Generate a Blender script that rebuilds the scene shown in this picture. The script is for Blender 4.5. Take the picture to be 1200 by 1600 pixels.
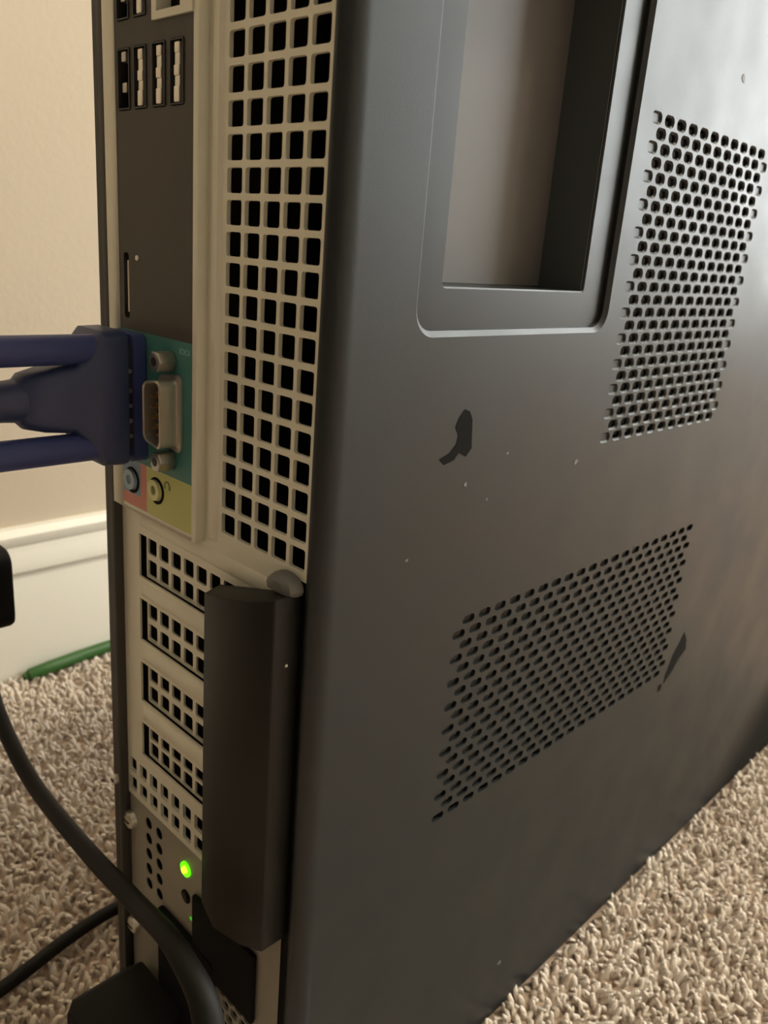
import bpy, bmesh, math, random
import numpy as np
from mathutils import Matrix, Vector

for o in list(bpy.data.objects):
    bpy.data.objects.remove(o)
SC = bpy.context.scene
COL = SC.collection
random.seed(4)

# one unit of the working frame is one cell of the square rear vent grid (7 mm)
U = 0.0070
Z0 = -48.2                      # floor level in that frame
def V(x, y, z):
    return Vector((x * U, y * U, (z - Z0) * U))

# ------------------------------------------------------------------ camera
cam = bpy.data.cameras.new('camera')
cam_o = bpy.data.objects.new('camera', cam)
COL.objects.link(cam_o)
RT = ((0.70956092, 0.70046068, 0.07666905), (0.26893279, -0.16863236, -0.94828175), (-0.6513052, 0.69348249, -0.30803178))
M = Matrix(((RT[0][0], -RT[1][0], -RT[2][0]), (RT[0][1], -RT[1][1], -RT[2][1]), (RT[0][2], -RT[1][2], -RT[2][2])))
cam_o.matrix_world = Matrix.Translation(V(24.38471879, -17.00874343, -6.18046484)) @ M.to_4x4()
cam.sensor_fit = 'VERTICAL'
cam.sensor_height = 36.0
cam.lens = 1277.855 / 1600 * 36.0
cam.clip_start = 0.01
cam.dof.use_dof = True
cam.dof.focus_distance = 30 * U
cam.dof.aperture_fstop = 26
SC.camera = cam_o

# ------------------------------------------------------------------ light, exposure
SC.view_settings.view_transform = 'Standard'
SC.view_settings.look = 'None'
SC.view_settings.gamma = 1
SC.view_settings.use_curve_mapping = False
SC.view_settings.exposure = 1.0
world = bpy.data.worlds.new('world')
SC.world = world
world.use_nodes = True
world.node_tree.nodes['Background'].inputs[0].default_value = (0.80, 0.86, 1.0, 1)
world.node_tree.nodes['Background'].inputs[1].default_value = 0.35

WINDOW_STRENGTH = 4.5           # daylight behind the panes of the window
LAMP_STRENGTH = 60.0            # the ceiling lamp's frosted bowl
# room in metres
WX = -48.6 * U                  # face of the near wall
RX, YB, YF, H = 3.6, 2.1, -3.6, 2.42
LAMP = (1.05, 1.2)
WIN = (0.05, 1.55, 0.22, 2.0)  # x0 x1 z0 z1 in the far wall

# ------------------------------------------------------------------ materials
def nm(name):
    m = bpy.data.materials.new(name)
    m.use_nodes = True
    return m, m.node_tree.nodes, m.node_tree.links, m.node_tree.nodes['Principled BSDF']

def mat(name, col, rough=0.5, metal=0.0, spec=0.5, noise=0.0, nscale=60, bump=0.0, bscale=400, emit=None, estr=0, rvar=0.0, coat=0.0, trans=0.0):
    m, n, l, b = nm(name)
    b.inputs['Base Color'].default_value = (*col, 1)
    b.inputs['Roughness'].default_value = rough
    b.inputs['Metallic'].default_value = metal
    b.inputs['Specular IOR Level'].default_value = spec
    b.inputs['Coat Weight'].default_value = coat
    b.inputs['Transmission Weight'].default_value = trans
    tc = n.new('ShaderNodeTexCoord')
    if noise or rvar:
        t = n.new('ShaderNodeTexNoise')
        t.inputs['Scale'].default_value = nscale
        t.inputs['Detail'].default_value = 5
        l.new(tc.outputs['Object'], t.inputs['Vector'])
        if noise:
            mx = n.new('ShaderNodeMix'); mx.data_type = 'RGBA'
            mx.inputs[6].default_value = (*[c * (1 - noise) for c in col], 1)
            mx.inputs[7].default_value = (*[min(1, c * (1 + noise)) for c in col], 1)
            l.new(t.outputs['Fac'], mx.inputs[0])
            l.new(mx.outputs[2], b.inputs['Base Color'])
        if rvar:
            mr = n.new('ShaderNodeMapRange')
            mr.inputs[1].default_value = 0.3; mr.inputs[2].default_value = 0.7
            mr.inputs[3].default_value = rough - rvar; mr.inputs[4].default_value = rough + rvar
            l.new(t.outputs['Fac'], mr.inputs[0])
            l.new(mr.outputs[0], b.inputs['Roughness'])
    if bump:
        t2 = n.new('ShaderNodeTexNoise')
        t2.inputs['Scale'].default_value = bscale
        t2.inputs['Detail'].default_value = 3
        l.new(tc.outputs['Object'], t2.inputs['Vector'])
        bp = n.new('ShaderNodeBump')
        bp.inputs['Strength'].default_value = bump
        bp.inputs['Distance'].default_value = 0.0006
        l.new(t2.outputs['Fac'], bp.inputs['Height'])
        l.new(bp.outputs[0], b.inputs['Normal'])
    if emit:
        b.inputs['Emission Color'].default_value = (*emit, 1)
        b.inputs['Emission Strength'].default_value = estr
    return m

def pile_material():
    m, n, l, b = nm('carpet_yarn')
    at = n.new('ShaderNodeAttribute'); at.attribute_name = 'tint'
    mx = n.new('ShaderNodeMix'); mx.data_type = 'RGBA'
    mx.inputs[6].default_value = (0.58, 0.47, 0.375, 1)
    mx.inputs[7].default_value = (0.88, 0.79, 0.68, 1)
    l.new(at.outputs['Fac'], mx.inputs[0])
    l.new(mx.outputs[2], b.inputs['Base Color'])
    b.inputs['Roughness'].default_value = 0.85
    b.inputs['Specular IOR Level'].default_value = 0.2
    b.inputs['Sheen Weight'].default_value = 0.25
    tc = n.new('ShaderNodeTexCoord'); t2 = n.new('ShaderNodeTexNoise'); t2.inputs['Scale'].default_value = 1500; t2.inputs['Detail'].default_value = 3
    bp = n.new('ShaderNodeBump'); bp.inputs['Strength'].default_value = 0.7; bp.inputs['Distance'].default_value = 0.0008
    l.new(tc.outputs['Object'], t2.inputs['Vector']); l.new(t2.outputs['Fac'], bp.inputs['Height']); l.new(bp.outputs[0], b.inputs['Normal'])
    return m

MT = dict(
    paint=mat('black_powder_coat', (0.0155, 0.0182, 0.0195), 0.42, spec=0.48, rvar=0.045, nscale=38, bump=0.05, bscale=2600),
    grey=mat('dark_grey_plastic', (0.13, 0.122, 0.116), 0.42, spec=0.5, noise=0.1, nscale=60),
    slate=mat('slate_plastic', (0.075, 0.086, 0.088), 0.5, spec=0.4),
    rim=mat('black_satin_plastic', (0.017, 0.0195, 0.0205), 0.36, spec=0.46, rvar=0.04, nscale=45),
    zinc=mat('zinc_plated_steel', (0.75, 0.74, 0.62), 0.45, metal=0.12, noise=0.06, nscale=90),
    zinc_psu=mat('shaded_psu_steel', (0.33, 0.315, 0.26), 0.5, metal=0.3, noise=0.08, nscale=90),  # power supply steel, darkened further for the shade low on the rear
    shell=mat('nickel_shell', (0.72, 0.69, 0.62), 0.3, metal=0.75),
    nickel=mat('nickel_dark', (0.42, 0.40, 0.35), 0.3, metal=0.85),
    nickel2=mat('nickel_satin', (0.55, 0.52, 0.45), 0.34, metal=0.8),
    dark=mat('black_interior', (0.006, 0.006, 0.0065), 0.75, spec=0.12),
    inner=mat('grey_inner_steel', (0.16, 0.16, 0.155), 0.6),
    edge=mat('black_edge_paint', (0.042, 0.039, 0.034), 0.5),
    io=mat('black_io_label', (0.05, 0.044, 0.038), 0.55, noise=0.12, nscale=40),
    plastic=mat('black_plastic', (0.011, 0.011, 0.0095), 0.5, spec=0.3, bump=0.05, bscale=3000),
    tongue=mat('port_tongue', (0.02, 0.02, 0.02), 0.5),
    gold=mat('gilt_contact', (0.75, 0.52, 0.22), 0.3, metal=0.9),
    teal=mat('teal_label', (0.05, 0.20, 0.185), 0.5),
    lime=mat('lime_label', (0.56, 0.59, 0.20), 0.5),
    lime_l=mat('lime_jack', (0.72, 0.72, 0.36), 0.45),
    lime_d=mat('lime_symbol', (0.22, 0.25, 0.09), 0.6),
    pink=mat('pink_label', (0.62, 0.23, 0.19), 0.5),
    blue_l=mat('light_blue_label', (0.20, 0.33, 0.45), 0.5),
    blue_j=mat('light_blue_jack', (0.36, 0.50, 0.60), 0.45),
    symbol=mat('label_symbol', (0.25, 0.52, 0.50), 0.5),
    white=mat('white_print', (0.8, 0.78, 0.7), 0.5),
    vga=mat('blue_moulded_plastic', (0.028, 0.042, 0.115), 0.45, noise=0.1, nscale=80),
    vga2=mat('blue_plug_face', (0.04, 0.055, 0.19), 0.45),
    rubber=mat('black_rubber', (0.006, 0.0057, 0.005), 0.6, spec=0.22),
    dust=mat('clear_latch_plastic', (0.17, 0.17, 0.16), 0.5, trans=0.2),
    scuff=mat('scuff_dark', (0.012, 0.012, 0.012), 0.8, spec=0.05),
    fleck=mat('pale_fleck', (0.16, 0.165, 0.165), 0.6),
    led=mat('green_led', (0.1, 0.8, 0.02), 0.3, emit=(0.10, 0.85, 0.0), estr=0.85),
    led_spill=mat('green_led_spill', (0.05, 0.5, 0.02), 0.3, emit=(0.08, 0.8, 0.01), estr=0.2),
    led_core=mat('green_led_core', (0.5, 0.9, 0.1), 0.3, emit=(0.55, 0.95, 0.02), estr=1.2),
    green=mat('green_cable_sheath', (0.025, 0.10, 0.014), 0.5),
    wall=mat('beige_wall_paint', (0.66, 0.56, 0.42), 0.75, noise=0.03, nscale=14, bump=0.25, bscale=260),
    white_wall=mat('off_white_wall_paint', (0.74, 0.72, 0.66), 0.75, noise=0.03, nscale=14),
    trim=mat('cream_gloss_trim', (0.80, 0.76, 0.66), 0.4),
    ceil=mat('ceiling_white', (0.80, 0.77, 0.70), 0.8),
    carpet=mat('carpet_backing', (0.44, 0.33, 0.25), 0.95, noise=0.25, nscale=300, bump=0.8, bscale=350),
    yarn=pile_material(),
    lamp=mat('lamp_bowl_lit', (0.9, 0.85, 0.7), 0.4, emit=(1.0, 0.90, 0.68), estr=LAMP_STRENGTH),
    pane=mat('daylit_pane', (0.8, 0.85, 0.9), 0.1, emit=(0.95, 0.98, 0.98), estr=WINDOW_STRENGTH),
    wood=mat('dark_walnut', (0.045, 0.028, 0.018), 0.45, noise=0.3, nscale=12),
    brass=mat('lamp_metal', (0.5, 0.42, 0.3), 0.35, metal=0.9),
)

for k in ('paint', 'rim', 'grey'):
    MT[k].node_tree.nodes['Principled BSDF'].inputs['Specular Tint'].default_value = (0.91, 0.97, 1.0, 1)

# ------------------------------------------------------------------ mesh helpers (working frame units)
class MB:
    def __init__(s):
        s.v = []; s.f = []
    def add(s, pts, faces):
        k = len(s.v)
        s.v += [tuple(p) for p in pts]
        s.f += [tuple(i + k for i in q) for q in faces]
    def box(s, x0, x1, y0, y1, z0, z1):
        s.add([(x0,y0,z0),(x1,y0,z0),(x1,y1,z0),(x0,y1,z0),(x0,y0,z1),(x1,y0,z1),(x1,y1,z1),(x0,y1,z1)],
              [(0,3,2,1),(4,5,6,7),(0,1,5,4),(1,2,6,5),(2,3,7,6),(3,0,4,7)])
        return s
    def prism(s, lo, hi):           # two matching loops of 3D points
        n = len(lo)
        s.add(list(lo) + list(hi), [tuple(range(n))[::-1], tuple(range(n, 2*n))] + [(i, (i+1) % n, (i+1) % n + n, i + n) for i in range(n)])
        return s
    def loft(s, loops, cap=True):
        n = len(loops[0]); k = len(loops)
        F = [(j*n+i, j*n+(i+1) % n, (j+1)*n+(i+1) % n, (j+1)*n+i) for j in range(k-1) for i in range(n)]
        if cap:
            F += [tuple(range(n))[::-1], tuple(range((k-1)*n, k*n))]
        s.add([p for L in loops for p in L], F)
        return s
    def cyl(s, c, r, d0, d1, n=20, r1=None, axis='y'):   # along -y by default: from y=c.y+d0 to y=c.y+d1
        r1 = r if r1 is None else r1
        L = []
        for d, q in ((d0, r), (d1, r1)):
            pts = []
            for i in range(n):
                a = 2*math.pi*i/n
                ca, sa = q*math.cos(a), q*math.sin(a)
                pts.append((c[0]+ca, c[1]+d, c[2]+sa) if axis == 'y' else ((c[0]+d, c[1]+ca, c[2]+sa) if axis == 'x' else (c[0]+ca, c[1]+sa, c[2]+d)))
            L.append(pts)
        return s.loft(L)
    def tube(s, path, rad, n=12, cap=True):
        P = [Vector(p) for p in path]
        up = Vector((0.1, 0.2, 1)).normalized()
        L = []
        for i, p in enumerate(P):
            t = (P[min(i+1, len(P)-1)] - P[max(i-1, 0)]).normalized()
            up = (up - t*up.dot(t)).normalized()
            b = t.cross(up)
            r = rad(i/(len(P)-1)) if callable(rad) else rad
            L.append([tuple(p + r*(math.cos(a)*up + math.sin(a)*b)) for a in [2*math.pi*k/n for k in range(n)]])
        return s.loft(L, cap)
    def ring(s, c, r0, r1, y0, y1, n=24):     # flat washer facing -y
        L = []
        for r, y in ((r0, y1), (r0, y0), (r1, y0), (r1, y1)):
            L.append([(c[0]+r*math.cos(2*math.pi*i/n), y, c[2]+r*math.sin(2*math.pi*i/n)) for i in range(n)])
        F = [(j*n+i, j*n+(i+1) % n, ((j+1) % 4)*n+(i+1) % n, ((j+1) % 4)*n+i) for j in range(4) for i in range(n)]
        s.add([p for q in L for p in q], F)
        return s
    def build(s, name, m, parent=None, smooth=False, bevel=0, seg=2):
        off = base_of(parent)
        bm = bmesh.new()
        vs = [bm.verts.new(V(*p) - off) for p in s.v]
        for q in s.f:
            try:
                bm.faces.new([vs[i] for i in q])
            except ValueError:
                pass
        bmesh.ops.remove_doubles(bm, verts=bm.verts, dist=1e-6)
        bmesh.ops.recalc_face_normals(bm, faces=bm.faces)
        if bevel:
            ed = [e for e in bm.edges if len(e.link_faces) == 2 and e.calc_face_angle(0) > 0.5]
            bmesh.ops.bevel(bm, geom=ed, offset=bevel*U, segments=seg, affect='EDGES', profile=0.5)
        me = bpy.data.meshes.new(name)
        bm.to_mesh(me); bm.free()
        if smooth or bevel:
            for p in me.polygons:
                p.use_smooth = True
            me.set_sharp_from_angle(angle=math.radians(35))
        me.materials.append(m)
        o = bpy.data.objects.new(name, me)
        COL.objects.link(o)
        if parent:
            o.parent = parent
        return o

def base_of(p):
    if p is None:
        return Vector((0, 0, 0))
    while p.parent:
        p = p.parent
    return p.location.copy()

def tag(o, label, cat, group=None):
    o['label'] = label; o['category'] = cat
    if group: o['group'] = group
    return o
def thing(name, label, cat, loc):
    o = bpy.data.objects.new(name, None)
    o.empty_display_size = 0.02
    COL.objects.link(o); o.location = V(*loc)
    return tag(o, label, cat)
def struct(o, label=None):
    o['kind'] = 'structure'
    if label: o['label'] = label
    return o

def rrect(ca, cb, ha, hb, r, n=3):   # rounded rectangle as (a, b, corner index)
    r = min(r, ha, hb)
    out = []
    for k, (sa, sb) in enumerate(((1, 1), (-1, 1), (-1, -1), (1, -1))):
        for i in range(n+1):
            t = (k + i/n) * math.pi/2
            out.append((ca + sa*(ha-r) + r*math.cos(t), cb + sb*(hb-r) + r*math.sin(t), k))
    return out

def cell(mb, mp, a0, a1, b0, b1, hole=None):
    """one rectangle of a sheet; hole = (ca, cb, ha, hb, r, depth, chamfer, chamfer depth, closed, n)"""
    if hole is None:
        mb.add([mp(a0, b0, 0), mp(a1, b0, 0), mp(a1, b1, 0), mp(a0, b1, 0)], [(0, 1, 2, 3)])
        return
    ca, cb, ha, hb, r, dep, ch, chd, closed, n = hole
    ring0 = rrect(ca, cb, ha+ch, hb+ch, r+ch, n)
    N = len(ring0)
    corner = [mp(a1, b1, 0), mp(a0, b1, 0), mp(a0, b0, 0), mp(a1, b0, 0)]
    pts = corner + [mp(a, b, 0) for a, b, _ in ring0]
    F = []
    for i in range(N):
        j = (i+1) % N
        ki, kj = ring0[i][2], ring0[j][2]
        if ki == kj:
            F.append((4+i, 4+j, ki))
        else:
            F.append((4+i, 4+j, kj, ki))
    loops = [4]
    if ch:
        pts += [mp(a, b, chd) for a, b, _ in rrect(ca, cb, ha, hb, r, n)]
        loops.append(4+N)
    if dep > chd:
        pts += [mp(a, b, dep) for a, b, _ in rrect(ca, cb, ha, hb, r, n)]
        loops.append(loops[-1]+N)
    for p, q in zip(loops, loops[1:]):
        F += [(p+i, p+(i+1) % N, q+(i+1) % N, q+i) for i in range(N)]
    if closed:
        F.append(tuple(loops[-1]+i for i in range(N)))
    mb.add(pts, F)

def sheet(mb, mp, acuts, bcuts, skip):
    """plain quads of a grid except where skip(a, b) holds"""
    acuts = sorted(set(acuts)); bcuts = sorted(set(bcuts))
    for a0, a1 in zip(acuts, acuts[1:]):
        for b0, b1 in zip(bcuts, bcuts[1:]):
            if not skip((a0+a1)/2, (b0+b1)/2):
                cell(mb, mp, a0, a1, b0, b1)

def spline(pts, k=10):
    P = [Vector(p) for p in pts]
    P = [2*P[0]-P[1]] + P + [2*P[-1]-P[-2]]
    out = []
    for i in range(1, len(P)-2):
        for j in range(k):
            t = j/k
            a, b, c, d = P[i-1], P[i], P[i+1], P[i+2]
            out.append(tuple(0.5*((2*b) + (c-a)*t + (2*a-5*b+4*c-d)*t*t + (3*b-a-3*c+d)*t**3)))
    out.append(tuple(P[-2]))
    return out

# ------------------------------------------------------------------ room
def quad_box(name, m, x0, x1, y0, y1, z0, z1):
    mb = MB()
    mb.box(x0/U, x1/U, y0/U, y1/U, z0/U + Z0, z1/U + Z0)
    return mb.build(name, m)

T = 0.1
struct(quad_box('floor', MT['carpet'], WX - T, RX + T, YF - T, YB + T, -T, 0), 'beige carpet floor')
struct(quad_box('wall_left', MT['wall'], WX - T, WX, YF - T, YB + T, 0, H), 'beige painted wall beside the computer')
struct(quad_box('wall_right', MT['white_wall'], RX, RX + T, YF - T, YB + T, 0, H))
struct(quad_box('wall_front', MT['white_wall'], WX, RX, YF - T, YF, 0, H))
struct(quad_box('ceiling', MT['ceil'], WX - T, RX + T, YF - T, YB + T, H, H + T))
mb = MB()                       # far wall with a real opening
def wallmap(a, b, d): return (a/U, (YB + d)/U, b/U + Z0)
sheet(mb, wallmap, [WX, WIN[0], WIN[1], RX], [0, WIN[2], WIN[3], H], lambda a, b: WIN[0] < a < WIN[1] and WIN[2] < b < WIN[3])
mb.box(WIN[0]/U - 1, WIN[0]/U, YB/U, (YB+T)/U, WIN[2]/U+Z0, WIN[3]/U+Z0)
mb.box(WIN[1]/U, WIN[1]/U + 1, YB/U, (YB+T)/U, WIN[2]/U+Z0, WIN[3]/U+Z0)
struct(mb.build('wall_back', MT['white_wall']))
# window: frame, mullion, two daylit panes
wroot = MB()
fx0, fx1, fz0, fz1, ft = WIN[0]/U, WIN[1]/U, WIN[2]/U+Z0, WIN[3]/U+Z0, 6
yb = YB/U
for b in ((fx0, fx0+ft, fz0, fz1), (fx1-ft, fx1, fz0, fz1), (fx0+ft, fx1-ft, fz0, fz0+ft), (fx0+ft, fx1-ft, fz1-ft, fz1)):
    wroot.box(b[0], b[1], yb+1, yb+8, b[2], b[3])
win = struct(wroot.build('window_1', MT['trim'], bevel=0.5), 'white framed window in the far wall')
mid = (fz0+fz1)/2
MB().box(fx0+ft, fx1-ft, yb+2, yb+7, mid-2.5, mid+2.5).build('meeting_rail', MT['trim'], win)
MB().box(fx0+ft, fx1-ft, yb+5.5, yb+6, fz0+ft, mid-2.5).build('pane', MT['pane'], win)
MB().box(fx0+ft, fx1-ft, yb+5.5, yb+6, mid+2.5, fz1-ft).build('pane', MT['pane'], win)
MB().box(fx0-3, fx1+3, yb-5, yb+1, fz0-3, fz0).build('window_sill', MT['trim'], win, bevel=0.4)
# baseboards: moulded profile along the walls, about 10 cm tall
prof = [(0, 0), (1.9, 0), (1.9, 9.4), (1.55, 9.9), (1.55, 10.3), (1.8, 10.7), (1.7, 11.4), (1.2, 12.2), (0.95, 12.9), (1.15, 13.3), (1.1, 13.9), (0.6, 14.5), (0, 14.6)]
def baseboard(name, fn):
    lo = [fn(d, z, 0) for d, z in prof]; hi = [fn(d, z, 1) for d, z in prof]
    return struct(MB().prism(lo, hi).build(name, MT['trim'], smooth=True))
yf = YF/U; wx = WX/U; rx = RX/U
o = baseboard('baseboard_left', lambda d, z, k: (wx+d, yf if k == 0 else yb, Z0+0.3+z)); o['label'] = 'cream moulded baseboard along the beige wall'
baseboard('baseboard_back', lambda d, z, k: (wx+2 if k == 0 else rx, yb-d, Z0+0.3+z))
baseboard('baseboard_right', lambda d, z, k: (rx-d, yf if k == 0 else yb-2, Z0+0.3+z))
# ceiling lamp
L0 = thing('ceiling_lamp', 'round frosted ceiling lamp giving warm light', 'lamp', (LAMP[0]/U, LAMP[1]/U, H/U+Z0))
lx, ly, lz = LAMP[0]/U, LAMP[1]/U, H/U+Z0
MB().cyl((lx, ly, lz), 27, -3.0, -0.05, 32, axis='z').build('lamp_rim', MT['brass'], L0, smooth=True)
bowl = MB()
bowl.loft([[(lx+25*math.cos(a)*math.cos(i*2*math.pi/32), ly+25*math.cos(a)*math.sin(i*2*math.pi/32), lz-3-9*math.sin(a)) for i in range(32)] for a in (0, 0.35, 0.7, 1.05, 1.3, 1.5)])
bowl.build('lamp_bowl', MT['lamp'], L0, smooth=True)

# unseen dark cabinet, added to shade the lower rear of the case
CB = thing('shade_cabinet', 'unseen dark wooden cabinet added to shade the rear of the computer', 'cabinet', (70, -120, Z0))
cbx = (-0.25/U, 1.25/U); cby = (-1.06/U, -0.64/U); cbh = 0.74/U + Z0
MB().box(cbx[0], cbx[1], cby[0], cby[1], Z0, cbh-3).build('body', MT['wood'], CB, bevel=0.5)
MB().box(cbx[0]-2, cbx[1]+2, cby[0], cby[1]+2, cbh-3, cbh).build('top', MT['wood'], CB, bevel=0.5)
for k in range(2):
    xm = (cbx[0]+cbx[1])/2
    d = MB().box((cbx[0]+2, xm+0.5)[k], (xm-0.5, cbx[1]-2)[k], cby[1], cby[1]+2.5, Z0+6, cbh-5).build('door', MT['wood'], CB, bevel=0.4)
    MB().cyl((xm-5+10*k, cby[1]+2.5, Z0+70), 1.6, 0, 3, 16).build('knob', MT['brass'], d, smooth=True)

# ------------------------------------------------------------------ carpet pile (nobody could count it)
def carpet_pile():
    rng = np.random.default_rng(7)
    zones = [(6.2, 30, -7, 72, 0.42), (-46.5, -8.6, -12, 38, 0.46), (-8.6, 6.2, -12, -0.9, 0.5)]
    P = []
    for x0, x1, y0, y1, s in zones:
        gx, gy = np.meshgrid(np.arange(x0, x1, s), np.arange(y0, y1, s))
        p = np.stack([gx.ravel(), gy.ravel()], 1)
        P.append(p + rng.uniform(-0.42, 0.42, p.shape)*s)
    P = np.concatenate(P)
    n = len(P)
    low = np.sin(P[:, 0]*0.55 + 1.7*np.sin(P[:, 1]*0.21))*np.sin(P[:, 1]*0.47 + 1.3*np.sin(P[:, 0]*0.33))
    hgt = rng.uniform(0.4, 1.0, n) + 0.08*low
    ang = rng.uniform(0, 2*np.pi, n) + 0.0
    lean = rng.uniform(0.1, 0.6, n)
    curl = rng.uniform(-2.8, 2.8, n)
    rad = rng.uniform(0.13, 0.225, n)
    S = 6
    ts = [0.0, 0.45, 0.82, 1.0]
    rs = [0.85, 1.05, 0.92, 0.45]
    rings = []
    for t, rr in zip(ts, rs):
        a = ang + curl*t
        cx = P[:, 0] + lean*t**1.4*np.cos(a)
        cy = P[:, 1] + lean*t**1.4*np.sin(a)
        cz = Z0 - 0.1 + hgt*t
        k = np.arange(S)*2*np.pi/S
        fl = 0.8 + 0.25*np.cos(2*k)
        X = cx[:, None] + (rad*rr)[:, None]*np.cos(k + 0)[None]*fl[None]
        Y = cy[:, None] + (rad*rr)[:, None]*np.sin(k)[None]
        rings.append(np.stack([X, Y, np.repeat(cz[:, None], S, 1)], 2))
    A = np.stack(rings, 1)                           # n, 4, S, 3
    nv = 4*S
    verts = A.reshape(-1, 3)
    verts = np.stack([verts[:, 0]*U, verts[:, 1]*U, (verts[:, 2]-Z0)*U], 1)
    quads = []
    for j in range(3):
        for i in range(S):
            quads.append((j*S+i, j*S+(i+1) % S, (j+1)*S+(i+1) % S, (j+1)*S+i))
    quads.append((3*S, 3*S+1, 3*S+2, 3*S+3)); quads.append((3*S, 3*S+3, 3*S+4, 3*S+5))
    q = np.array(quads)
    F = (q[None] + (np.arange(n)*nv)[:, None, None]).reshape(-1, 4)
    me = bpy.data.meshes.new('carpet_pile')
    me.vertices.add(len(verts)); me.vertices.foreach_set('co', verts.ravel())
    me.loops.add(F.size); me.loops.foreach_set('vertex_index', F.ravel().astype(np.int32))
    me.polygons.add(len(F)); me.polygons.foreach_set('loop_start', np.arange(len(F), dtype=np.int32)*4)
    me.polygons.foreach_set('use_smooth', np.ones(len(F), dtype=bool))
    at = me.attributes.new('tint', 'FLOAT', 'POINT')
    tint = np.clip(rng.normal(0.58, 0.22, n) + 0.14*low, 0, 1)
    at.data.foreach_set('value', np.repeat(tint, nv).astype(np.float32))
    me.update(); me.validate()
    me.materials.append(MT['yarn'])
    o = bpy.data.objects.new('carpet_pile', me)
    COL.objects.link(o)
    tag(o, 'beige twisted carpet pile covering the floor', 'carpet')
    o['kind'] = 'stuff'
carpet_pile()

# ------------------------------------------------------------------ computer
XS = 5.8286                     # plane of the big black side
XL = -8.15                      # outer face of the other side
TOP, BOT, DEEP = 8.6, -47.75, 62.0
IOY = -0.42
PC = thing('computer_tower', 'black desktop computer standing upright on the carpet, rear ports facing left', 'computer', (-1.2, 30, Z0))

# hollow dark chassis: floor, roof, front and inner wall
c = MB()
c.box(XL+0.1, XS-0.35, 1.2, DEEP, BOT, BOT+0.4)
c.box(XL+0.1, XS-0.35, 1.2, DEEP, TOP-0.5, TOP-0.1)
c.box(XL+0.1, XS-0.35, DEEP-0.5, DEEP, BOT+0.4, TOP-0.5)
c.box(-1.0, -0.6, 4.5, DEEP-0.6, BOT+0.5, TOP-0.6)
c.build('chassis', MT['dark'], PC)
# far side cover with its rear flange
lp = MB()
lp.box(XL, XL+0.35, IOY, DEEP, BOT, TOP)
lp.box(XL+0.35, -7.42, IOY, 0.15, BOT, TOP)
lp.build('side_cover', MT['edge'], PC, bevel=0.06)

# --- near side panel: sheet with two vents and a handle opening
PX = lambda a, b, d: (XS - d, a, b)
sp = MB()
v1y, v1z, v1a, v1b = 17.4101, -0.2101, 1.1427, 0.570
v2y, v2z, v2a, v2b = 7.3173, -20.6679, 1.1030, 0.5685
V1 = (v1y - 0.75*v1a, v1y + 11.0*v1a, v1z - 24.5*v1b, v1z + 0.5*v1b)
V2 = (v2y - 1.0*v2a, v2y + 21.0*v2a, v2z - 17.5*v2b, v2z + 1.5*v2b)
HP = (2.4, 16.4, -10.0, 7.6)
Y0, Y1 = 0.62, DEEP
SZC = sorted([BOT, V2[2], V2[3], V1[2], V1[3], HP[2], HP[3], TOP])
sheet(sp, PX, [Y0, Y0+0.12, HP[0], HP[1], V1[0], V1[1], V2[0], V2[1], 40, Y1], [BOT, V2[2], V2[3], V1[2], V1[3], HP[2], HP[3], TOP],
      lambda a, b: any(r[0] < a < r[1] and r[2] < b < r[3] for r in (V1, V2, HP)))
# handle opening: rounded, with a bevelled step down to the recess
cell(sp, PX, *HP, ((3.72+15.72)/2, (-8.80+6.6)/2, (15.72-3.72)/2, (6.6+8.80)/2, 0.75, 0.34, 0.20, 0.16, False, 8))
def vent(R, y0, z0, pa, pb, r0, r1, lo, hi, hole_w, hole_h, ch, chd, dep, dimple_rows=()):
    for r in range(r0, r1+1):
        zc = z0 - pb*r
        odd = r % 2
        ii = [i + 0.5*odd for i in range(int(lo), int(hi)+1)]
        cuts = [y0 + pa*(i-0.5) for i in ii] + [y0 + pa*(ii[-1]+0.5)]
        if cuts[0] > R[0]: cell(sp, PX, R[0], cuts[0], zc-pb/2, zc+pb/2)
        if cuts[-1] < R[1]: cell(sp, PX, cuts[-1], R[1], zc-pb/2, zc+pb/2)
        for i, a0, a1 in zip(ii, cuts, cuts[1:]):
            end = (i == ii[0] and not odd) or (i == ii[-1] and odd) or r in dimple_rows
            if end and not ch:
                cell(sp, PX, a0, a1, zc-pb/2, zc+pb/2)
                continue
            cell(sp, PX, a0, a1, zc-pb/2, zc+pb/2, (y0+pa*i, zc, hole_w, hole_h, 9, chd if end else dep, ch, chd, end, 4))
vent(V1, v1y, v1z, v1a, v1b, 0, 24, 0, 10, 0.36, 0.165, 0.085, 0.10, 0.26)
vent(V2, v2y, v2z, v2a, v2b, -1, 17, 0, 20, 0.40, 0.185, 0, 0, 0.2, dimple_rows=(-1,))
# rolled rear edge of the panel and the lower, upper and front returns
rc, re = 0.60, 0.74
edge = [(XS, Y0)] + [(XS-rc+rc*math.cos(t), Y0-re*math.sin(t)) for t in [math.pi/2*i/8 for i in range(1, 9)]] + [(5.17, Y0-re+0.03), (5.13, 0.05), (5.13, 0.3)]
for (xa, ya), (xb, yb2) in zip(edge, edge[1:]):
    for za, zb in zip(SZC, SZC[1:]):
        sp.add([(xa, ya, za), (xb, yb2, za), (xb, yb2, zb), (xa, ya, zb)], [(0, 1, 2, 3)])
for z in (BOT, TOP):
    sp.add([(XS, Y0, z), (XS, Y1, z), (XS-0.3, Y1, z), (XS-0.3, Y0, z)], [(0, 1, 2, 3)])
sp.add([(XS, Y1, BOT), (XS, Y1, TOP), (XS-0.5, Y1, TOP), (XS-0.5, Y1, BOT)], [(0, 1, 2, 3)])
side = sp.build('side_panel', MT['paint'], PC, smooth=True)
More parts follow.
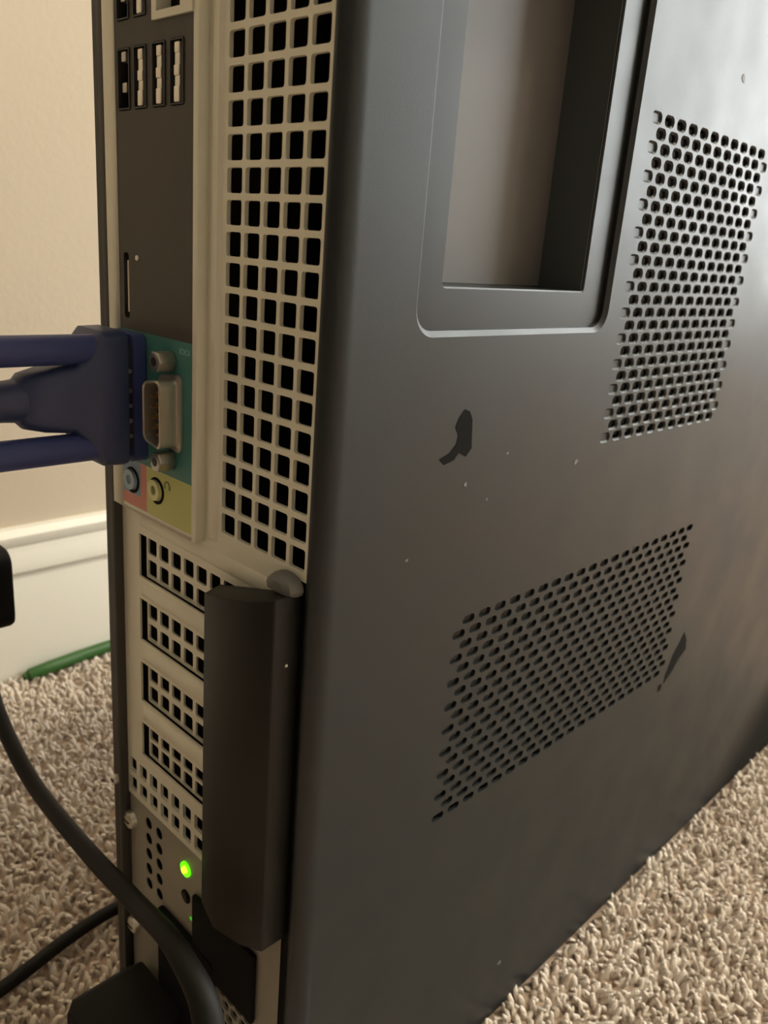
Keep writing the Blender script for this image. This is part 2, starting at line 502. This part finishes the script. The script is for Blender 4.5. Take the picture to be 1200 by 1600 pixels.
side['label'] = 'large black painted side panel with two vents'
for R_ in (V1, V2):
    MB().box(XS-0.75, XS-0.62, R_[0]+0.3, R_[1]-0.3, R_[2]+0.1, R_[3]-0.1).build('vent_backing', MT['inner'], PC)
# handle recess: flat rim then a deep pocket
hr = MB()
RM = lambda a, b, d: (XS - 0.33 - d, a, b)
ip = (5.12, 14.15, -7.33, 5.2)
cell(hr, RM, 3.5, 15.9, -9.0, 6.8, ((ip[0]+ip[1])/2, (ip[2]+ip[3])/2, (ip[1]-ip[0])/2, (ip[3]-ip[2])/2, 0.14, 2.32, 0.06, 0.05, True, 4))
hr.build('handle_recess', MT['rim'], side, smooth=True)
for b_ in ((ip[1]-0.06, ip[1]-0.01, ip[2]+0.02, ip[3]-0.02), (ip[0]+0.01, ip[0]+0.06, ip[2]+0.02, ip[3]-0.02)):
    MB().box(XS-2.56, XS-0.42, *b_).build('recess_wall', MT['slate'], side)
MB().box(XS-2.66, XS-2.56, ip[0]+0.02, ip[1]-0.02, ip[2]+0.02, ip[3]-0.02).build('recess_floor', MT['grey'], side)

# scuffs, dents and flecks on the side panel
def decal(name, pts, m):
    mb = MB(); n = len(pts)
    mb.prism([(XS+0.002, y, z) for y, z in pts], [(XS+0.016, y, z) for y, z in pts])
    return mb.build(name, m, side)
decal('scuff_mark', [(6.65,-11.65),(6.95,-11.75),(7.16,-12.07),(7.22,-12.6),(7.30,-13.2),(7.0,-13.5),(6.55,-13.3),(6.3,-13.55),(5.75,-13.66),(5.45,-13.42),(6.0,-13.25),(6.35,-12.95),(6.42,-12.6),(6.2,-12.3),(6.35,-11.95)], MT['scuff'])
decal('scuff_mark', [(31.9,-28.3),(32.5,-29.0),(32.7,-29.8),(31.9,-30.2),(31.2,-30.9),(30.2,-31.5),(30.2,-30.9),(30.8,-29.6),(31.4,-29.0)], MT['scuff'])
decal('scuff_mark', [(29.5,-31.4),(29.95,-31.4),(29.95,-31.85),(29.5,-31.85)], MT['scuff'])
for y, z, s in ((9.71,-13.69,.09),(7.18,-14.63,.10),(15.1,-14.75,.16),(4.16,-17.1,.08),(15.2,-43.9,.2),(8.66,-15.47,.08),(25.0,2.6,.2),(5.0,-41.0,.07)):
    decal('dust_fleck', [(y+s*random.uniform(.6,1.3)*math.cos(a), z+s*random.uniform(.5,1.1)*math.sin(a)) for a in [k*math.pi/3 for k in range(6)]], MT['fleck'])

# --- rear plate with the fan grid, slot openings and square holes
PY = lambda a, b, d: (a, d, b)
rp = MB()
gp = 1.0044
GX0, GX1, GZ0, GZ1 = 0.0, 5*gp, -17.0, 7.0
slots = [(-20.80, -18.78), (-23.90, -21.85), (-27.05, -25.02), (-30.0, -28.2)]
SX0, SX1 = -6.05, 3.6
HX0, hp = -6.95, 0.945
hz = (-31.07, -32.16)
HRX = (HX0-hp/2, HX0+9.5*hp)
HRZ = (hz[1]-0.545, hz[0]+0.545)
LX, RXE = -7.55, 5.14
RLOW = 4.62
PB = -32.86
def rskip(a, b):
    if GX0 < a < GX1 and GZ0 < b < GZ1: return True
    if SX0 < a < SX1 and any(s0 < b < s1 for s0, s1 in slots): return True
    if HRX[0] < a < HRX[1] and HRZ[0] < b < HRZ[1]: return True
    if a > RLOW and b < -17.25: return True
    return -7.3 < a < -1.15 and b > -17.5
sheet(rp, PY, [LX, RLOW, -7.3, HRX[0], SX0, -1.15, GX0, SX1, HRX[1], GX1, RXE], [PB, HRZ[0], HRZ[1]] + [z for s in slots for z in s] + [-17.5, -17.25, GZ0, GZ1, TOP-0.2], rskip)
for j in range(5):
    for i in range(-7, 17):
        cell(rp, PY, j*gp, (j+1)*gp, -(i+1), -i, ((j+.5)*gp, -(i+.5), 0.415, 0.395, 0.09, 0.16, 0, 0, False, 2))
for i in range(10):
    for z in hz:
        x = HX0+hp*i
        cell(rp, PY, x-hp/2, x+hp/2, z-.545, z+.545, (x, z, 0.325, 0.385, 0.09, 0.16, 0, 0, False, 2))
for s0, s1 in slots:            # rolled lips of the slot openings
    for (a, b), (c2, d) in (((SX0, s0), (SX1, s0)), ((SX1, s0), (SX1, s1)), ((SX1, s1), (SX0, s1)), ((SX0, s1), (SX0, s0))):
        rp.add([(a, 0, b), (c2, 0, d), (c2, 0.1, d), (a, 0.1, b)], [(0, 1, 2, 3)])
# pressed ridge round the fan grid and between the slots
def ridge(x0, x1, z0, z1, h=0.10, b=0.10):
    rp.loft([[(x0, 0, z0), (x1, 0, z0), (x1, 0, z1), (x0, 0, z1)], [(x0+b, -h, z0+b), (x1-b, -h, z0+b), (x1-b, -h, z1-b), (x0+b, -h, z1-b)]])
ridge(-0.72, -0.16, -17.4, 7.2, 0.13, 0.12)
ridge(-5.9, 3.6, -18.45, -17.75, 0.10, 0.2)
for s0, s1 in zip(slots, slots[1:]):
    ridge(-5.9, 3.4, s1[1]+0.16, s0[0]-0.16, 0.10, 0.2)
MB().box(RLOW, 5.2, 0.06, 0.3, BOT, -17.25).build('edge_flange', MT['dark'], PC)
rear = rp.build('rear_plate', MT['zinc'], PC, smooth=True)
rear['label'] = 'silvery steel rear plate with square ventilation holes'

# --- four perforated slot covers set back in their openings
for s0, s1 in slots:
    mb = MB()
    SY = lambda a, b, d: (a, 0.22 + d, b)
    zc = (s0+s1)/2 - 0.02
    x0 = SX0 + 0.26
    rows = [(zc, s1), (s0, zc)]
    for b0, b1 in rows:
        n = 10
        w = 0.945
        for i in range(n):
            a0 = x0 + w*i
            cell(mb, SY, a0, a0+w, b0, b1, (a0+w/2, (b0+b1)/2, 0.355, 0.37, 0.1, 0.10, 0, 0, False, 2))
    mb.build('slot_cover', MT['zinc'], PC, smooth=True)

# --- input output block
io = MB()
IZ0, IZ1 = -17.62, 8.2
IX0, IX1 = -7.39, -1.0
io.box(IX0, -6.52, IOY, 0.05, IZ0, IZ1)
io.box(-1.31, IX1, IOY, 0.05, IZ0, IZ1)
io.box(-6.52, -1.31, IOY, 0.05, IZ0, -17.36)
iob = io.build('io_frame', MT['zinc'], PC, bevel=0.035)
LY = lambda a, b, d: (a, IOY + 0.04 + d, b)
usb = [(x, -1.16) for x in (-2.33, -3.48, -4.72, -5.86)] + [(x, 1.75) for x in (-4.72, -5.86)]
lab = MB()
RJ = (-3.78, -1.31, 0.5, 4.4)
DP = (-5.97, -8.40, 0.20, 1.24)
xc = [-6.52, -6.43, -5.29, -4.10, -2.905, -1.76, -1.31]
UZ = [(-2.3, 0.0), (0.6, 2.9)]
def lskip(a, b):
    for ux, uz in usb:
        if abs(a-ux) < 0.575 and abs(b-uz) < 1.15: return True
    if RJ[0] < a < RJ[1] and RJ[2] < b < RJ[3]: return True
    return abs(a-DP[0]) < 0.46 and abs(b-DP[1]) < 1.5
xcuts = [-6.52, -1.31, RJ[0], DP[0]-.46, DP[0]+.46]
for ux, uz in usb: xcuts += [ux-.575, ux+.575]
sheet(lab, LY, xcuts, [-17.36, DP[1]-1.5, DP[1]+1.5, -2.31, -0.01, 0.5, 0.6, 2.9, 4.4, IZ1], lskip)
for ux, uz in usb:
    cell(lab, LY, ux-.575, ux+.575, uz-1.15, uz+1.15, (ux, uz, 0.44, 1.03, 0.08, 0.9, 0, 0, True, 2))
cell(lab, LY, DP[0]-.46, DP[0]+.46, DP[1]-1.5, DP[1]+1.5, (DP[0], DP[1], DP[2], DP[3], 0.12, 0.7, 0, 0, True, 3))
label = lab.build('port_panel', MT['io'], iob)
label['label'] = 'black printed panel around the ports'
for k, (ux, uz) in enumerate(usb):
    dim = k in (3, 5)
    sh = MB()
    for x0, x1, z0, z1 in ((-.42, -.37, -1.0, 1.0), (.37, .42, -1.0, 1.0), (-.37, .37, .95, 1.0), (-.37, .37, -1.0, -.95)):
        sh.box(ux+x0, ux+x1, IOY-0.005, 0.46, uz+z0, uz+z1)
    p = sh.build('usb_port', MT['tongue'], iob)
    if dim: p['label'] = 'darker usb port at the outer edge'
    tg = MB()
    for x0, x1, z0, z1, yy in ((-.20, .14, -.92, -.42, .02), (-.18, .14, -.43, -.10, .05), (-.18, .16, -.11, .22, .01), (-.18, .14, .21, .58, .05), (-.16, .16, .57, .90, .02)):
        if dim and z0 not in (-.43, .57): continue
        tg.box(ux+x0, ux+x1, IOY+yy, 0.46, uz+z0, uz+z1)
    tg.build('port_tongue', MT['shell'] if not dim else MT['nickel'], p, bevel=0.03)
rj = MB()
for x0, x1, z0, z1 in ((RJ[0], RJ[0]+.3, RJ[2], RJ[3]), (RJ[0]+.3, RJ[1], RJ[2], RJ[2]+.24), (RJ[1]-.7, RJ[1], RJ[2]+.24, RJ[3]), (RJ[0]+.3, RJ[1]-.7, RJ[3]-.3, RJ[3])):
    rj.box(x0, x1, IOY-0.06, 0.3, z0, z1)
rjo = rj.build('network_port', MT['zinc'], iob)
MB().box(RJ[0]+.3, RJ[1]-.7, 0.1, 0.3, RJ[2]+.24, RJ[3]-.3).build('port_cavity', MT['dark'], rjo)
dp = MB()
dp.box(DP[0]-.03, DP[0]+.08, IOY+0.1, 0.2, DP[1]-1.0, DP[1]+0.95)
dp.build('display_port', MT['nickel'], iob)
MB().cyl((-5.13, IOY, -7.32), 0.10, -0.0, 0.05, 14).build('port_symbol', MT['white'], iob, smooth=True)

def plate(name, poly, m, y=IOY, t=0.03, parent=iob):
    return MB().prism([(x, y+0.045, z) for x, z in poly], [(x, y+0.045-t, z) for x, z in poly]).build(name, m, parent)
plate('serial_label', [(-6.52, -10.06), (-1.31, -10.06), (-1.31, -15.38), (-6.52, -15.38)], MT['teal'])['label'] = 'teal label behind the serial port'
plate('headphone_label', [(-4.62, -15.38), (-1.31, -15.38), (-1.31, -17.36), (-4.62, -17.36)], MT['lime'])['label'] = 'lime green audio label'
plate('microphone_label', [(-6.52, -16.85), (-5.1, -16.85), (-5.1, -15.38), (-4.62, -15.38), (-4.62, -17.36), (-6.52, -17.36)], MT['pink'])['label'] = 'pink audio label'
plate('line_label', [(-6.52, -15.38), (-5.1, -15.38), (-5.1, -16.85), (-6.52, -16.85)], MT['blue_l'])['label'] = 'light blue audio label'
def jack(x, z, m, nm_, hm):
    mb = MB()
    mb.ring((x, 0, z), 0.20, 0.43, IOY-0.12, IOY+0.1, 24)
    j = mb.build(nm_, m, iob, smooth=True)
    MB().ring((x+0.07, 0, z-0.02), 0.43, 0.56, IOY-0.01, IOY+0.03, 24).build('jack_groove', MT['dark'], j)
    MB().cyl((x, IOY, z), 0.2, -0.06, 0.02, 18).build('jack_hole', hm, j)
jack(-5.84, -16.24, MT['blue_j'], 'audio_jack', MT['blue_l'])
jack(-3.92, -16.22, MT['lime_l'], 'audio_jack', MT['lime_d'])

def text_part(name, body, size, x, z, m, y):
    cu = bpy.data.curves.new(name, 'FONT')
    cu.body = body; cu.size = size*U; cu.extrude = 0.004*U
    cu.align_x = 'CENTER'; cu.align_y = 'CENTER'
    t = bpy.data.objects.new(name, cu)
    COL.objects.link(t)
    dg = bpy.context.evaluated_depsgraph_get()
    me = bpy.data.meshes.new_from_object(t.evaluated_get(dg))
    bpy.data.objects.remove(t)
    Rm = Matrix.Rotation(math.pi/2, 4, 'X')
    me.transform(Matrix.Translation(V(x, y, z) - base_of(iob)) @ Rm)
    me.materials.clear(); me.materials.append(m)
    o = bpy.data.objects.new(name, me); COL.objects.link(o); o.parent = iob
text_part('serial_symbol', 'IOIOI', 0.30, -1.80, -10.42, MT['symbol'], IOY+0.01)
hs = MB()                        # headphone symbol: an arc with two cups
hs.tube([(-3.05+0.17*math.cos(a), IOY+0.008, -15.84+0.17*math.sin(a)) for a in [math.pi*i/10 for i in range(11)]], 0.03, 6)
hs.box(-3.27, -3.17, IOY-0.002, IOY+0.02, -15.98, -15.80); hs.box(-2.93, -2.83, IOY-0.002, IOY+0.02, -15.98, -15.80)
hs.build('headphone_symbol', MT['lime_d'], iob)

# serial port: D-shaped nickel shell with pins and two jack posts
def dshape(cx, cz, w, h, slant=0.14, r=0.28, n=5):
    pts = []
    for a, b, k in rrect(0, 0, w, h, r, n):
        b2 = b*(1 - slant*(1 - (a/w))/2)
        pts.append((cx+a, cz+b2))
    return pts
SPX, SPZ = -2.72, -12.78
ser = MB()
fl = dshape(SPX, SPZ, 0.78, 1.52); o1 = dshape(SPX, SPZ, 0.62, 1.32); i1 = dshape(SPX, SPZ, 0.52, 1.22)
ser.loft([[(a, IOY, b) for a, b in fl], [(a, IOY-.08, b) for a, b in fl], [(a, IOY-.12, b) for a, b in o1], [(a, IOY-.84, b) for a, b in o1],
          [(a, IOY-.88, b) for a, b in dshape(SPX, SPZ, 0.57, 1.27)], [(a, IOY-.84, b) for a, b in i1], [(a, IOY-.15, b) for a, b in i1]])
serial = ser.build('serial_port', MT['nickel2'], iob, smooth=True)
serial['label'] = 'nickel nine pin serial port'
MB().prism([(a, IOY-.14, b) for a, b in i1], [(a, IOY-.3, b) for a, b in i1]).build('pin_insert', MT['tongue'], serial)
for k in range(9):
    col_, row = (0, k) if k < 5 else (1, k-5)
    MB().cyl((SPX+0.2-0.4*col_, IOY, SPZ+0.8-0.4*row-0.2*col_), 0.075, -0.28, -0.74, 8, 0.05).build('pin', MT['gold'], serial, smooth=True)
for z in (-10.86, -14.68):
    j = MB()
    j.cyl((SPX, IOY, z), 0.42, 0, -0.72, 6)
    j = j.build('jack_post', MT['nickel'], iob, bevel=0.05)
    MB().cyl((SPX, IOY, z), 0.17, -0.70, -0.735, 14).build('post_hole', MT['tongue'], j)

# --- black expansion card retainer proud of the slots
zt = lambda x: -19.05 + 0.29*x
bprof = [(0.05, 0.0), (0.80, -1.22), (2.25, -1.62), (4.02, -1.62), (4.9, -1.18), (4.9, 0.0)]
bar = MB()
bar.prism([(x, y, -33.1 + (0.0 if x < 4 else 0.5)) for x, y in bprof], [(x, y, zt(x)) for x, y in bprof])
bo = bar.build('card_retainer', MT['plastic'], PC, bevel=0.07)
bo['label'] = 'tall black plastic retainer over the card slots'
lt = MB()
lt.loft([[(4.25+0.78*math.cos(a)*k, -0.05-0.5*j, -17.55+0.5*max(math.sin(a), -0.35)*k) for a in [2*math.pi*i/14 for i in range(14)]] for j, k in ((0, 1.0), (0.5, 1.0), (1.0, 0.85), (1.25, 0.55))])
lt.build('latch_tab', MT['dust'], PC, smooth=True)
MB().cyl((4.9, -0.587, -20.254), 0.06, 0, 0.03, 8, axis='x').build('dust_fleck', MT['white'], bo)

# --- power supply face
ps = MB()
PSY = lambda a, b, d: (a, 0.03 + d, b)
PX0, PX1, PZ0, PZ1 = -7.35, 4.62, -47.6, -32.92
phx = (-5.62, -4.67)
pz = [-33.72 - 0.9*k for k in range(5)]
HC = (-5.62-0.475, -4.67+0.475, -33.27-0.9*5, -33.27)
LD = (-2.3, -34.18)
hexx, hexz = (0.3, 2.9), (-46.5, -38.75)
def pskip(a, b):
    if HC[0] < a < HC[1] and HC[2] < b < HC[3]: return True
    if abs(a-LD[0]) < 0.5 and abs(b-LD[1]) < 0.5: return True
    return hexx[0] < a < hexx[1] and hexz[0] < b < hexz[1]
sheet(ps, PSY, [PX0, HC[0], HC[1], LD[0]-.5, LD[0]+.5, hexx[0], hexx[1], PX1], [PZ0, hexz[0], hexz[1], HC[2], HC[3], LD[1]-.5, LD[1]+.5, PZ1], pskip)
for x in phx:
    for z in pz:
        cell(ps, PSY, x-.475, x+.475, z-.45, z+.45, (x, z, 0.29, 0.31, 0.33, 0.05, 0, 0, False, 4))
cell(ps, PSY, LD[0]-.5, LD[0]+.5, LD[1]-.5, LD[1]+.5, (LD[0], LD[1], 0.36, 0.36, 0.4, 0.15, 0, 0, False, 6))
hw = (hexx[1]-hexx[0])/4
hh = (hexz[1]-hexz[0])/13
for r in range(13):
    zc = hexz[0] + hh*(r+.5)
    off = 0.5*(r % 2)
    if off: cell(ps, PSY, hexx[0], hexx[0]+hw*off, zc-hh/2, zc+hh/2)
    for i in range(4 if not off else 3):
        a0 = hexx[0] + hw*(i+off)
        cell(ps, PSY, a0, a0+hw, zc-hh/2, zc+hh/2, (a0+hw/2, zc, hw*0.40, hh*0.41, 0.16, 0.15, 0, 0, False, 2))
    if off: cell(ps, PSY, hexx[1]-hw*off, hexx[1], zc-hh/2, zc+hh/2)
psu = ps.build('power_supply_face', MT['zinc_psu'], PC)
psu['label'] = 'steel power supply face with round holes'
ld = MB().ring((LD[0], 0, LD[1]), 0.235, 0.37, -0.06, 0.1, 24).build('status_light', MT['led'], psu, smooth=True)
ld['label'] = 'glowing green status light'
MB().cyl((LD[0], 0, LD[1]), 0.19, 0.1, -0.16, 18, 0.15).build('light_core', MT['led_core'], ld, smooth=True)
MB().box(-7.2, 4.4, 0.5, 0.7, -47.4, -33.0).build('inner_screen', MT['dark'], psu)
gi = MB().box(-1.9, -1.5, -0.06, 0.02, -36.75, -36.6).build('green_spill', MT['led_spill'], psu, bevel=0.05)  # glowing sliver in place of the status light's green spill on the plate
gi['label'] = 'small glowing edge standing for green light spilled under the test button'
tb = MB().ring((-2.3, 0, -35.75), 0.2, 0.34, -0.02, 0.06, 20).build('test_button', MT['dark'], psu)
MB().cyl((-2.3, 0, -35.75), 0.2, -0.08, 0.05, 16).build('button_cap', MT['plastic'], tb, smooth=True)
# black socket plastic, with the shade round it drawn as black boxes
MB().box(-4.3, 0.3, -0.35, 0.0, -47.5, -37.6).build('power_inlet', MT['dark'], psu, bevel=0.12)
MB().box(-1.45, 3.2, -0.25, 0.0, -38.65, -34.9).build('shaded_inlet', MT['dark'], psu, bevel=0.1)
def screw(x, y, z, r):
    mb = MB()
    mb.cyl((x, y, z), r, 0.12, -0.12, 18, r*0.9); mb.cyl((x, y, z), r*0.9, -0.12, -0.22, 18, r*0.45)
    s = mb.build('screw', MT['shell'], PC, smooth=True)
    MB().box(x-r*.5, x+r*.5, y-.235, y-.2, z-.05, z+.05).build('screw_slot', MT['dark'], s)
screw(-7.2, -0.1, -34.38, 0.5)
screw(-7.1, -0.1, -40.9, 0.5)
screw(-7.86, IOY-0.0, -32.2, 0.26)

# ------------------------------------------------------------------ blue video cable
VG = thing('video_cable', 'blue video cable plug screwed into the port beside the teal label', 'cable', (-5.7, -2.5, -15.2))
vx, vz = -5.65, -12.6
VX0, VX1 = -6.85, -4.47
def rr_xz(x0, x1, z0, z1, y, r=0.25, n=4):
    return [(a, y, b) for a, b, _ in rrect((x0+x1)/2, (z0+z1)/2, (x1-x0)/2, (z1-z0)/2, r, n)]
MB().loft([rr_xz(VX0, VX1, -15.15, -10.12, y, 0.3) for y in (IOY-0.04, -0.98)]).build('plug_flange', MT['vga2'], VG, smooth=True)
sh = MB().loft([rr_xz(VX0+.2, VX1-.12, -14.7, -10.5, y, 0.3) for y in (-0.96, -1.22)]).build('plug_shell', MT['tongue'], VG, smooth=True)
for z in (-11.5, -12.25, -12.85, -13.45, -14.05):
    MB().cyl((VX1-.12, -1.10, z), 0.09, -0.02, 0.05, 10, axis='x').build('shell_dimple', MT['nickel'], sh)
body = MB()
body.loft([rr_xz(VX0, VX1, -15.2, -10.0, -1.2, 0.35), rr_xz(VX0, VX1, -15.25, -9.95, -1.35, 0.4), rr_xz(VX0, VX1, -15.2, -9.98, -2.15, 0.4),
           rr_xz(VX0+.05, VX1-.05, -14.9, -10.3, -2.45, 0.45), rr_xz(VX0+.1, VX1-.08, -14.35, -10.85, -2.75, 0.5), rr_xz(VX0+.15, VX1-.12, -13.85, -11.22, -3.2, 0.55),
           rr_xz(VX0+.3, VX1-.22, -13.75, -11.40, -4.2, 0.6), rr_xz(VX0+.5, VX1-.45, -13.6, -11.55, -4.9, 0.6), rr_xz(VX0+.6, VX1-.6, -13.4, -11.75, -5.1, 0.55)])
body.build('plug_body', MT['vga'], VG, smooth=True)
for z in (-10.68, -14.42):
    mb = MB()
    mb.cyl((vx+0.55, 0, z), 0.56, -2.0, -7.2, 20)
    s = mb.build('thumb_screw', MT['vga2'], VG, smooth=True)
st = spline([(vx, -4.9, -12.55), (vx, -6.0, -12.6), (vx-.1, -7.2, -12.9)], 6)
MB().tube(st, lambda t: 0.82-0.22*t, 16).build('strain_relief', MT['vga'], VG, smooth=True)
cb = spline([(vx, -6.6, -12.75), (vx-.2, -8.2, -13.4), (vx-1.5, -10.2, -17), (vx-4, -11.5, -26), (vx-7, -12.5, -38), (vx-9, -13.5, -46), (vx-13, -14.5, -46.9), (vx-22, -15, -46.9)], 8)
MB().tube(cb, 0.5, 12).build('cord', MT['rubber'], VG, smooth=True)

# ------------------------------------------------------------------ black power cord
PW = thing('power_cord', 'thick black power cord curving up to the left in front of the status light', 'cord', (-4.2, -4, -47.6))
plug = MB()
plug.loft([rr_xz(-6.1, -2.0, -45.6, -42.2, -0.36, 0.5), rr_xz(-6.25, -1.9, -45.7, -42.2, -1.2, 0.5), rr_xz(-6.3, -1.9, -45.7, -42.25, -3.9, 0.5), rr_xz(-6.0, -2.2, -45.4, -42.5, -4.3, 0.6)])
plug.build('plug', MT['rubber'], PW, smooth=True)
sr = spline([(-4.2, -4.1, -43.7), (-4.3, -5.5, -43.9), (-4.2, -7.0, -44.6)], 6)
MB().tube(sr, lambda t: 1.35-0.75*t, 14).build('strain_relief', MT['rubber'], PW, smooth=True)
path = spline([(-4.2, -6.8, -44.5), (-3.2, -10, -46.4), (2, -12.0, -46.9), (6.6, -10, -45.5), (7.6, -6.4, -40.5), (5.9, -4.2, -34.0), (3.1, -3.7, -32.35), (-1.6, -3.0, -33.65), (-7.1, -2.6, -34.6),
               (-13.8, -2.2, -34.95), (-18.2, -2.0, -33.4), (-21.0, -1.6, -31.6), (-22.2, -1.3, -29.0)], 9)
MB().tube(path, lambda t: 0.43 + 0.2*math.exp(-((t-0.38)/0.09)**2), 14).build('cord', MT['rubber'], PW, smooth=True)
ad = MB()
ad.loft([rr_xz(-25.2, -20.6, -29.3, -24.4, y, 0.9, 6) for y in (-2.4, 0.2)])
ad.build('inline_block', MT['rubber'], PW, smooth=True, bevel=0.25)
MB().tube(spline([(-22.3, -1.1, -24.4), (-22.8, -1.3, -20), (-27, -2, -16), (-34, -3, -22), (-38, -4, -38), (-40, -5, -47.0), (-43, -10, -47.0)], 8), 0.5, 12).build('cord', MT['rubber'], PW, smooth=True)

# ------------------------------------------------------------------ thin black cable on the carpet
tc = spline([(-12.3, -12, -47.0), (-12.9, -7.5, -47.0), (-13.2, -5.0, -47.0), (-13.6, -3.0, -47.0), (-14.1, -0.8, -47.0), (-14.4, 1.4, -47.0), (-14.3, 3.4, -47.0), (-13.2, 8.0, -47.0), (-12.5, 20, -47.0)], 8)
tag(MB().tube(tc, 0.40, 12).build('network_cable', MT['rubber'], None, smooth=True), 'thin black cable lying on the carpet behind the tower', 'cable')
# green cable along the foot of the baseboard
gc = spline([(-46.1, 10.2, -47.55), (-45.9, 12.5, -47.2), (-46.2, 16, -47.15), (-46.3, 20, -47.1), (-46.2, 30, -47.1), (-46.3, 60, -47.1)], 8)
tag(MB().tube(gc, lambda t: 0.62 if t > 0.03 else 0.35, 12).build('green_cable', MT['green'], None, smooth=True), 'dark green cable lying along the foot of the baseboard', 'cable')
